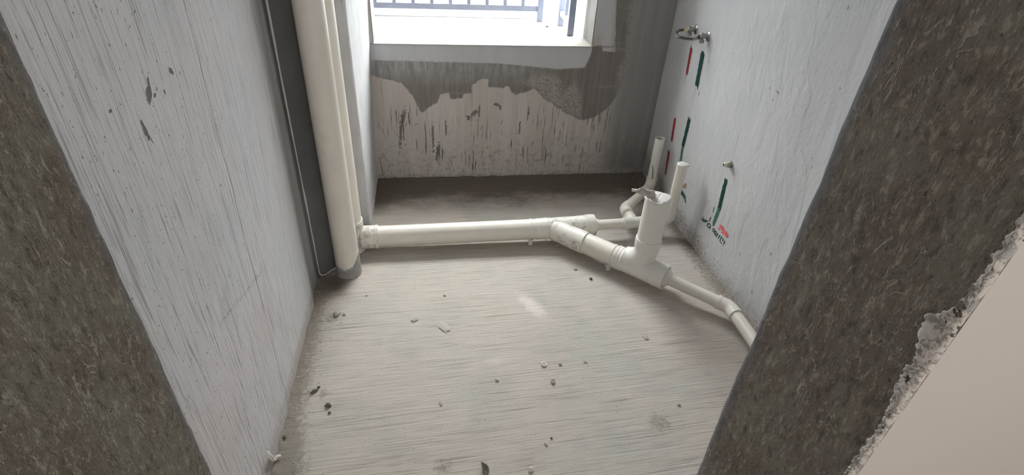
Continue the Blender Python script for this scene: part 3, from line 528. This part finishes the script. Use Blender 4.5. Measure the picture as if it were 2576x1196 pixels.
# near thin run
D0 = bp(.440); D1 = Vector((1.268, 1.638, .071)); dd0 = (D1-D0); D2 = Vector((1.289, .76, .066)); dd1 = Vector((.02, -1, 0)).normalized(); kk = D1+dd0.normalized()*.028
tube('reducer', st(bp(.435), bp(.47), [(0, .046), (.016, .046), (.018, .0335), (.028, .0325), (.0285, .0275)]), 'pvc_f', dr, 36, cap0=False)
tube('thin_pipe', straight(D0, D1, RT), 'pvc', dr, 32)
e, L4 = elbow(kk, dd0, D2-kk, .06, 8, .0315); d0n = dd0.normalized(); d1n = (D2-kk).normalized()
tube('thin_elbow', [(kk-d0n*(L4+.034), d0n, .0278), (kk-d0n*(L4+.034), d0n, .0328), (kk-d0n*(L4+.020), d0n, .0328), (kk-d0n*(L4+.018), d0n, .0313)]+e+[(kk+d1n*(L4+.016), d1n, .0315), (kk+d1n*(L4+.018), d1n, .0332), (kk+d1n*(L4+.030), d1n, .0332), (kk+d1n*(L4+.030), d1n, .0278)], 'pvc_f', dr, 32)
tube('thin_pipe', straight(kk+d1n*.02, D2, RT), 'pvc', dr, 32)
# clamps with bolt lug and floor foot
def clamp(c, d, fr):
    d = Vector(d).normalized(); o = tube('pipe_clamp', st(c-d*.006, c+d*.006, [(0, .0530), (0, .0562), (.012, .0562), (.012, .0530)]), 'pvc_f', dr, 40, cap0=False, cap1=False)
    s_ = d.cross(Vector((0, 0, 1))).normalized()
    if s_.y > 0: s_ = -s_
    nd = (s_*.86-Vector((0, 0, .5))).normalized(); p = c+nd*.058
    def ob(name, p, hx, hy, hz, mat):
        X = d; Z = nd; Y = Z.cross(X); V = [p+X*a*hx+Y*b*hy+Z*e_*hz for a in (-1, 1) for b in (-1, 1) for e_ in (-1, 1)]
        return link(name, V, [(0, 1, 3, 2), (4, 6, 7, 5), (0, 4, 5, 1), (2, 3, 7, 6), (0, 2, 6, 4), (1, 5, 7, 3)], mat, o, False)
    Y = nd.cross(d)
    ob('lug', p+nd*.004-Y*.004, .007, .0016, .008, 'pvc_f'); ob('lug', p+nd*.004+Y*.004, .007, .0016, .008, 'pvc_f')
    tube('bolt', straight(p+nd*.006-Y*.010, p+nd*.006+Y*.010, .003), 'chrome', o, 10); tube('bolt_head', straight(p+nd*.006+Y*.010, p+nd*.006+Y*.014, .0055), 'chrome', o, 6)
    f0 = Vector((c.x, c.y, 0))+s_*.030; hz = c.z-.046
    v, f = boxd((f0.x-.010, f0.x+.010, f0.y-.003, f0.y+.003, .003, hz)); link('foot', v, f, 'pvc_f', o, False)
clamp(ax_(.487), (1, 0, 0), 1); clamp(bp(.249), bd, 1)
# ------------------------------------------------------------------ plastic bag stuffed in the upstand
bg_ = thing('plastic_bag', 'crumpled white plastic bag stuffed in the wide upstand mouth, twisted end sticking out', 'bag', (UP.x, UP.y, ztop))
V = []; F = []; n = 72; NR = 16; cx, cy = UP.x-.002, UP.y
for k in range(NR+1):
    q = k/NR
    for i in range(n):
        th = 2*math.pi*i/n; c, s_ = math.cos(th), math.sin(th); tip = .012*max(0, math.cos(th-.1))**20
        rr = q*(.0580+.0022*float(vn(i*.4, 2, 3)))+tip*q**3
        x = c*rr; y = s_*rr
        z = .004+.005*(1-q*q)-.009*ss(.88, 1., q)+.0016*float(vn(x*150+y*70, y*30-x*10, 5))+.0007*float(vn(x*420+y*200, y*90, 9))-.003*math.exp(-((x*.8-y*.6-.004)/.0022)**2)
        z -= .026*float(ss(-.012, -.036, x+.25*y))*float(ss(1.0, .82, q))        # opens towards the twisted end
        if q > .9: z -= .003*float(vn(i*.55, 4, 1))
        V.append((cx+x, cy+y, ztop+z))
    if k:
        for i in range(n): j = (i+1) % n; F.append(((k-1)*n+i, (k-1)*n+j, k*n+j, k*n+i))
link('bag_top', V, F, 'bag', bg_, ang=None)
def tail(name, pts, rs, mat, ph):
    P = [(Vector(p), None, r) for p, r in zip(pts, rs)]; out = []; N = 40
    for i in range(N+1):
        f = i/N*(len(pts)-1); a = min(int(f), len(pts)-2); t = f-a; p = P[a][0].lerp(P[a+1][0], t); r = rs[a]*(1-t)+rs[a+1]*t; out.append((p, r))
    pr = [(out[i][0], out[min(i+1, N)][0]-out[max(i-1, 0)][0], out[i][1]) for i in range(N+1)]
    tube(name, pr, mat, bg_, 20, wob=lambda k, th: 1+.30*math.sin(3*th+k*.28+ph)+.12*math.sin(7*th-k*.5), ang=None)
pz = lambda x, y, z: hit(x, y, 2, z)
tail('twisted_end', [pz(1589, 479.5, 0.505), pz(1602, 480, 0.508), pz(1616, 484, 0.504), pz(1628, 489, 0.492), pz(1640, 495, 0.468)], [.0062, .0066, .0080, .0085, .010], 'bag2', 0)
tail('twisted_end', [pz(1606, 478, 0.513), pz(1612, 474.5, 0.518), pz(1622, 479, 0.510), pz(1634, 483, 0.492), pz(1644, 487, 0.475)], [.003, .0045, .007, .009, .010], 'bag2', 2)
# ------------------------------------------------------------------ sealant bead in the niche corner
bpts = [Vector((-.5345, 2.066+.004*math.sin(z*5), z)) for z in np.linspace(2.71, .05, 30)]+[Vector((-.532, 2.062, .026)), Vector((-.524, 2.068, .012)), Vector((-.508, 2.082, .008)), Vector((-.490, 2.105, .008)), Vector((-.468, 2.128, .008))]
bpr = [(p, bpts[min(i+1, len(bpts)-1)]-bpts[max(i-1, 0)], .0036+.0014*float(vn(i*.8, 1, 2))) for i, p in enumerate(bpts)]
tag(tube('sealant_bead', bpr, 'bead', None, 12, ang=None), 'thin pale sealant bead down the dark corner left of the risers', 'sealant')
# ------------------------------------------------------------------ taps and hose on the right wall
def onw(x, y, e=.002):
    p = hit(x, y, 0, 1.39)
    for _ in range(6): p = hit(x, y, 0, float(wallx(p.y, p.z))-e)
    return p
def valve(px, label, hexmat):
    w_ = onw(*px); v = thing('angle_valve', label, 'valve', (w_.x, w_.y, w_.z), None); y, z = w_.y, w_.z; X = w_.x+.003
    tube('flange', st((X, y, z), (X-.02, y, z), [(0, .024), (.003, .024), (.008, .018), (.009, .014)]), 'chrome', v, 32)
    tube('body', st((X-.005, y, z), (X-.05, y, z), [(0, .0115), (.022, .0115), (.024, .0145), (.040, .0145), (.043, .011)]), hexmat, v, 24)
    tube('knob', st((X-.030, y, z-.008), (X-.030, y, z-.034), [(0, .007), (.010, .007), (.011, .013), (.022, .0125), (.025, .009)]), 'chrome', v, 12)
    return Vector((X-.030, y, z))
v1 = valve((1750, 74), 'far chrome angle valve with a yellow hose end, nearest the back corner', 'chrome'); v2 = valve((1781, 91), 'near chrome angle valve above the green paint stripes', 'chrome')
hs = thing('braided_hose', 'short braided steel hose looped between the two wall valves', 'hose', tuple(v1))
# the hose leaves both valves away from the wall and closes in a horizontal U
P0 = v1+Vector((-.012, 0, 0)); P1 = v2+Vector((-.012, 0, .0)); pts = []
ctl = [P0, hit(1722, 75, 2, 1.0), hit(1709, 77, 2, 1.0), hit(1701.5, 84, 2, .995), hit(1704, 91, 2, .990), hit(1716, 95, 2, .988), hit(1740, 98, 2, .985), P1+Vector((-.01, .0, -.006))]
def catmull(c, k=8):
    c = [c[0]*2-c[1]]+c+[c[-1]*2-c[-2]]; o = []
    for i in range(1, len(c)-2):
        for j in range(k):
            t = j/k; o.append(.5*((2*c[i])+(c[i+1]-c[i-1])*t+(2*c[i-1]-5*c[i]+4*c[i+1]-c[i+2])*t*t+(3*c[i]-c[i-1]-3*c[i+1]+c[i+2])*t**3))
    return o+[c[-2]]
cc = catmull(ctl); tube('hose', [(p, cc[min(i+1, len(cc)-1)]-cc[max(i-1, 0)], .0068) for i, p in enumerate(cc)], 'braid', hs, 16, ang=None)
def along(a, b): return (cc[b]-cc[a]).normalized()
d_ = along(0, 5); tube('hose_nut', st(P0-d_*.005, P0+d_*.034, [(0, .011), (.016, .011), (.017, .0095), (.037, .0095)]), 'nylon', hs, 6); tube('hose_ring', st(P0+d_*.030, P0+d_*.040, [(0, .0098), (.010, .0098)]), 'brass', hs, 20)
d_ = (cc[-5]-cc[-1]).normalized(); tube('hose_nut', st(cc[-1], cc[-1]+d_*.03, [(0, .011), (.012, .011), (.013, .0085), (.030, .0085)]), 'chrome', hs, 8)
# capped stub
w_ = onw(1838, 414); sb = thing('pipe_stub', 'small capped metal water stub poking out of the right wall above a green stripe', 'pipe stub', tuple(w_))
tube('collar', st(w_+Vector((.01, 0, 0)), w_-Vector((.02, 0, 0)), [(0, .0165), (.018, .0160), (.020, .012), (.026, .012)]), 'chrome', sb, 24)
tube('plug', st(w_-Vector((.012, 0, 0)), w_-Vector((.036, 0, 0)), [(0, .0125), (.010, .0125), (.011, .0105), (.020, .0105), (.022, .008), (.023, .004)]), 'nylon', sb, 24)
tube('plug_socket', st(w_-Vector((.034, 0, 0)), w_-Vector((.0365, 0, 0)), [(0, .0055), (.0022, .0055)]), 'dark', sb, 6)
for i in range(3): tube('thread_ring', st(w_-Vector((.013+.003*i, 0, 0)), w_-Vector((.0145+.003*i, 0, 0)), [(0, .0125), (.0007, .0137), (.0015, .0125)]), 'chrome', sb, 24)
# ------------------------------------------------------------------ painted marks on the right wall
WR = bpy.data.objects['wall_right']; nW = lambda p: Vector((-1, 0, 0))
def stripe(a, b, wd, mat, label, sd, taper=0):
    p0, p1 = onw(*a), onw(*b); N = 26; V = []; F = []; M_ = 7
    for i in range(N+1):
        t = i/N; y0 = p0.y+(p1.y-p0.y)*t; z0 = p0.z+(p1.z-p0.z)*t; hw = wd/2*(1-taper*t)*(1+.12*float(vn(i*.6, 1, sd)))
        for j in range(M_):
            s_ = j/(M_-1)*2-1; y = y0+s_*hw+.0015*float(vn(i*.5, 9, sd)); z = z0
            if i in (0, N): z += (.010*float(vn(j*1.7, 3+i, sd)))
            V.append((float(wallx(y, z))-.0012, y, z))
    for i in range(N):
        for j in range(M_-1): F.append((i*M_+j, (i+1)*M_+j, (i+1)*M_+j+1, i*M_+j+1))
    o = link('paint_stripe', V, F, mat, WR, False); o['label'] = label
stripe((1738.5, 122), (1726, 190), .034, 'red', 'upper red paint stripe', 1, .25); stripe((1768, 132), (1751.5, 219), .042, 'green', 'upper dark green paint stripe', 2, .05)
stripe((1698, 297), (1689, 354), .030, 'red', 'middle red paint stripe', 3); stripe((1734, 298), (1716.5, 372), .036, 'green', 'middle dark green paint stripe', 4, .1); stripe((1716.5, 372), (1712, 404), .026, 'ltgreen', 'thin faded green stripe end', 5)
stripe((1682.5, 380), (1673, 440), .030, 'red', 'lower red paint stripe behind the standpipes', 6, .4); stripe((1826, 452), (1808, 526), .027, 'green', 'lone dark green stripe under the capped stub', 7); stripe((1808.5, 524), (1793, 568), .026, 'ltgreen', 'faded lower end of the lone green stripe', 8, .3)
def hair(a, b, mat, wd=.0022): strokes('paint_drip', [[a, ((a[0]+b[0])/2+.4, (a[1]+b[1])/2), b]], wd, mat)
def strokes(name, lines, wd, mat, label=None):
    V = []; F = []
    for L_ in lines:
        P = [onw(x, y, .0013) for x, y in L_]
        for i, p in enumerate(P):
            t = (P[min(i+1, len(P)-1)]-P[max(i-1, 0)]).normalized(); s_ = t.cross(Vector((1, 0, 0))).normalized()*wd/2; V += [p-s_, p+s_]
            if i: k = len(V); F.append((k-4, k-3, k-1, k-2))
    o = link(name, V, F, mat, WR, False)
    if label: o['label'] = label
hair((1725.5, 188), (1720, 208), 'black'); hair((1749, 222), (1741, 266), 'orange', .0014); hair((1758, 231), (1757, 241), 'black', .003); hair((1738.5, 114), (1738, 124), 'black', .004); hair((1768, 128), (1770, 134), 'black', .004); hair((1765, 131), (1764, 136), 'green', .004); hair((1709, 400), (1707, 412), 'ltgreen', .004); hair((1797, 520), (1793, 534), 'ink', .004)
def z12(l, k=11.96, x0=1760, y0=530): return [[(x0+a/k, y0+b/k) for a, b in q] for q in l]
strokes('paint_writing', z12([[(50, 240), (110, 320), (180, 350)], [(90, 190), (120, 260), (130, 340)], [(60, 280), (150, 290), (200, 310)], [(170, 270), (200, 330), (150, 350)], [(200, 300), (245, 345)], [(215, 440), (250, 400), (310, 400), (330, 470), (300, 570)], [(215, 440), (260, 510), (320, 500)], [(285, 325), (310, 260), (335, 195)],
    [(390, 570), (430, 550), (465, 590), (440, 640), (400, 640), (390, 570)], [(440, 640), (500, 640), (510, 680), (460, 720), (440, 690), (440, 640)], [(460, 720), (495, 790), (530, 720), (555, 680)], [(620, 740), (580, 780), (555, 850)], [(670, 790), (630, 830), (605, 920), (665, 1005)], [(680, 860), (710, 850), (705, 900), (675, 900)], [(755, 910), (735, 960), (715, 1010)], [(695, 1040), (700, 1060)]]), .0062, 'ink', 'scrawled dark green handwriting')
strokes('paint_writing', z12([[(600, 440), (680, 520), (740, 600), (830, 700)], [(620, 500), (700, 600), (780, 700), (850, 790)], [(650, 640), (740, 700), (820, 800)], [(640, 440), (730, 540)], [(700, 540), (860, 770)], [(760, 720), (830, 790)], [(560, 520), (610, 570)]]), .0085, 'pink', 'bright red scribble')
z15 = lambda l: z12(l, 14.95, 1690, 440)
strokes('paint_writing', z15([[(390, 210), (395, 300), (380, 400)], [(430, 330), (400, 400), (430, 480)], [(430, 380), (450, 470), (520, 490)], [(480, 340), (480, 480)], [(480, 350), (540, 340)], [(480, 420), (530, 410)], [(530, 350), (525, 480)]]), .0060, 'orange', 'small faded red lettering')
strokes('paint_dash', z15([[(320, 570), (380, 700), (450, 850)], [(350, 560), (430, 700), (520, 850)], [(300, 640), (420, 800), (480, 900)], [(500, 880), (500, 960), (525, 1040)]]), .0105, 'ink', 'slanted dark green dash')
# ------------------------------------------------------------------ debris
def lump(name, px, size, mat, label, cat='debris', fl=.6, sd=0, grp=None, r3=None):
    p = hit(px[0], px[1], 2, 0); z = float(flz(np.array(p.x), np.array(p.y))); n1, n2 = 10, 7; V = []; F = []
    for i in range(n2+1):
        ph = math.pi*i/n2
        for j in range(n1):
            th = 2*math.pi*j/n1; r = size*(1+.42*float(vn(j*.9+sd, i*.8, sd+3))) if 0 < i < n2 else size*.9
            V.append((math.sin(ph)*math.cos(th)*r*(r3[0] if r3 else 1), math.sin(ph)*math.sin(th)*r*(r3[1] if r3 else .8), (math.cos(ph)*r+size*.65)*fl))
    for i in range(n2):
        for j in range(n1): k = (j+1) % n1; F.append((i*n1+j, (i+1)*n1+j, (i+1)*n1+k, i*n1+k))
    o = link(name, V, F, mat, None, True, 30); o.location = (p.x, p.y, z); o.rotation_euler = (0, 0, sd*1.3); tag(o, label, cat, grp); return o
lump('cement_lump', (850, 790), .015, 'stone', 'flat grey cement lump on the floor near the left wall base', sd=1, r3=(1.3, .9)); lump('cement_lump', (866, 793), .008, 'stone', 'small grey cement lump right beside the flat lump near the left wall', sd=2)
lump('cement_lump', (1044, 806), .012, 'stone', 'low grey crumb on the open floor left of centre', sd=3, fl=.35, r3=(1.5, .8))
lump('cement_flake', (1118, 826), .024, 'floor', 'pale flat plaster flake on the floor below the long horizontal drain', sd=4, fl=.14, r3=(1.6, .8))
lump('cement_crumb', (1409, 918), .0065, 'stone', 'grey crumb just right of the larger plastic ring on the floor', sd=5); lump('cement_crumb', (1472, 911), .009, 'stone', 'flat grey crumb furthest right of the row beside the plastic ring', sd=6, fl=.4)
lump('cement_crumb', (826, 1022), .011, 'stone_d', 'dark crumb on the floor left of centre near the lower left wall', sd=7); lump('cement_crumb', (829, 1040), .006, 'stone_d', 'tiny dark crumb just below the dark crumb by the lower left wall', sd=8)
lump('cement_crumb', (791, 987), .011, 'stone_d', 'elongated dark crumb nearest the left wall', sd=9, r3=(.6, 1.5)); lump('cement_crumb', (802, 976), .006, 'stone_d', 'tiny dark crumb behind the elongated dark one', sd=10)
lump('cement_crumb', (1110, 1016), .008, 'stone', 'grey crumb alone in the lower middle left of the floor', sd=11, fl=.4, r3=(1.5, .8)); lump('pebble', (1250, 958), .009, 'stone_l', 'pale round pebble on the floor left of the plastic rings', sd=12, cat='pebble')
lump('pebble', (1335, 1183), .010, 'stone_l', 'pale pebble near the front edge of the floor', sd=13, cat='pebble'); lump('cement_crumb', (716, 1104), .008, 'stone_d', 'dark crumb at the lower left corner by the wall', sd=14)
lump('cement_lump', (1402, 618), .013, 'stone', 'grey lump under the fork of the drain', sd=15); lump('cement_lump', (1486, 703), .009, 'stone_d', 'dark stone on the floor in front of the diagonal drain', sd=16); lump('cement_lump', (1447, 679), .008, 'stone', 'round grey stone between the dark stone and the drain fork', sd=17)
lump('cement_lump', (1625, 850), .012, 'stone', 'low grey lump on the floor right of centre', sd=18, fl=.25, r3=(1.4, .9)); lump('cement_crumb', (1707, 1020), .0065, 'stone', 'small crumb near the right door jamb foot', sd=19); lump('cement_crumb', (1387, 1104), .005, 'stone_d', 'tiny dark crumb in the lower centre', sd=20); lump('cement_crumb', (1374, 1121), .006, 'stone', 'grey crumb just below the tiny dark one in the lower centre', sd=21)
lump('cement_lump', (1668, 600), .014, 'stone_l', 'pale lump on the floor under the standpipe elbow at the wall', sd=22); lump('cement_crumb', (1020, 650), .007, 'stone_l', 'pale crumb in the shadow of the horizontal drain near the risers', sd=23, fl=.4); lump('cement_crumb', (1033, 641), .005, 'stone_l', 'smaller pale crumb in the shadow of the horizontal drain', sd=24); lump('cement_crumb', (922, 744), .006, 'stone_l', 'pale crumb on the floor in front of the risers', sd=25); lump('cement_crumb', (1119, 745), .006, 'stone', 'grey crumb on the floor below the middle of the horizontal drain', sd=26)
def ring(px, R_, r_, tilt, label, mat):
    p = hit(px[0], px[1], 2, 0); z = float(flz(np.array(p.x), np.array(p.y))); pr = []
    for i in range(25):
        a = 2*math.pi*i/24; pr.append((Vector((math.cos(a)*R_, math.sin(a)*R_, 0)), Vector((-math.sin(a), math.cos(a), 0)), r_))
    o = tube('plastic_ring', pr, mat, None, 10, cap0=False, cap1=False); o.location = (p.x, p.y, z+r_+.001+R_*math.sin(tilt)*.9); o.rotation_euler = (tilt, .1, .4); tag(o, label, 'ring')
ring((1368, 919), .0085, .0032, .25, 'larger cream plastic ring lying on the open floor', 'pvc'); ring((1391, 963), .0065, .0032, .4, 'smaller dusty plastic ring in front of the larger ring', 'stone')
# dead leaf at the front edge
p = hit(1216, 1186, 2, 0); V = []; F = []
for i in range(9):
    t = i/8; wd_ = .011*math.sin(math.pi*min(1, t*1.02+.04))**.8
    for j in (-1, -.5, 0, .5, 1): V.append((j*wd_+.003*math.sin(t*3), -.026+t*.052, .003+.010*j*j*math.sin(math.pi*t)+.008*t*t))
for i in range(8):
    for j in range(4): a = i*5+j; F.append((a, a+1, a+6, a+5))
o = link('dead_leaf', V, F, 'stone_d', None, True, None); o.location = (p.x, p.y, .002); o.rotation_euler = (.1, .25, .35); md = o.modifiers.new('t', 'SOLIDIFY'); md.thickness = .0012; tag(o, 'curled dark brown leaf at the front edge of the floor', 'leaf')
# white plastic scrap at the foot of the left wall
sc_ = [hit(672, 1138, 0, -.528), hit(681, 1150, 0, -.524), hit(688, 1158, 2, .012), hit(697, 1150, 2, .012), hit(706, 1148, 2, .014)]
cc = catmull(sc_, 6); o = tube('plastic_scrap', [(q, cc[min(i+1, len(cc)-1)]-cc[max(i-1, 0)], .0035+.003*math.sin(math.pi*i/(len(cc)-1))) for i, q in enumerate(cc)], 'bag', None, 12, wob=lambda k, th: .75+.5*abs(math.sin(th*1.5+k*.4)), ang=None)
tag(o, 'torn white plastic scrap at the foot of the left wall', 'scrap')
# tiny lump on the sill and a loose crumb
o = lump('cement_crumb', (1376, 67), .012, 'stone_d', 'small dark crumb on the window sill beside the railing posts', sd=30, fl=.4); q = hit(1376, 67, 2, .826); o.location = (q.x, q.y, .8265)
# uncountable grit along the walls
V = []; F = []
def grit(x, y, s_):
    z = float(flz(np.array(x), np.array(y))); k = len(V); c = Vector((x, y, z+s_*.3))
    for d_ in ((1, 0, 0), (-1, .2, 0), (0, 1, 0), (.1, -1, 0), (0, 0, .8), (0, 0, -.8)): V.append(c+Vector(d_)*s_*random.uniform(.6, 1.3))
    for a, b, c_ in ((0, 2, 4), (2, 1, 4), (1, 3, 4), (3, 0, 4), (2, 0, 5), (1, 2, 5), (3, 1, 5), (0, 3, 5)): F.append((k+a, k+b, k+c_))
for i in range(1500):
    m_ = random.random(); s_ = random.choice((.0009, .0012, .0016, .0022, .003))
    if m_ < .35: x = -.53+abs(random.gauss(0, .05)); y = random.uniform(.85, 2.0)
    elif m_ < .62: y = random.uniform(1.3, 3.0); x = float(wallx(y, 0))-abs(random.gauss(0, .05))
    elif m_ < .75: x = random.uniform(-.3, 1.3); y = 3.04-abs(random.gauss(0, .03)); s_ *= .6
    else: x = random.uniform(-.5, 1.3); y = random.uniform(.9, 2.9); s_ *= .8
    grit(x, y, s_)
tag(link('floor_grit', V, F, 'stone', None, False), 'fine loose cement grit scattered over the floor, thickest along the walls', 'grit', kind='stuff')
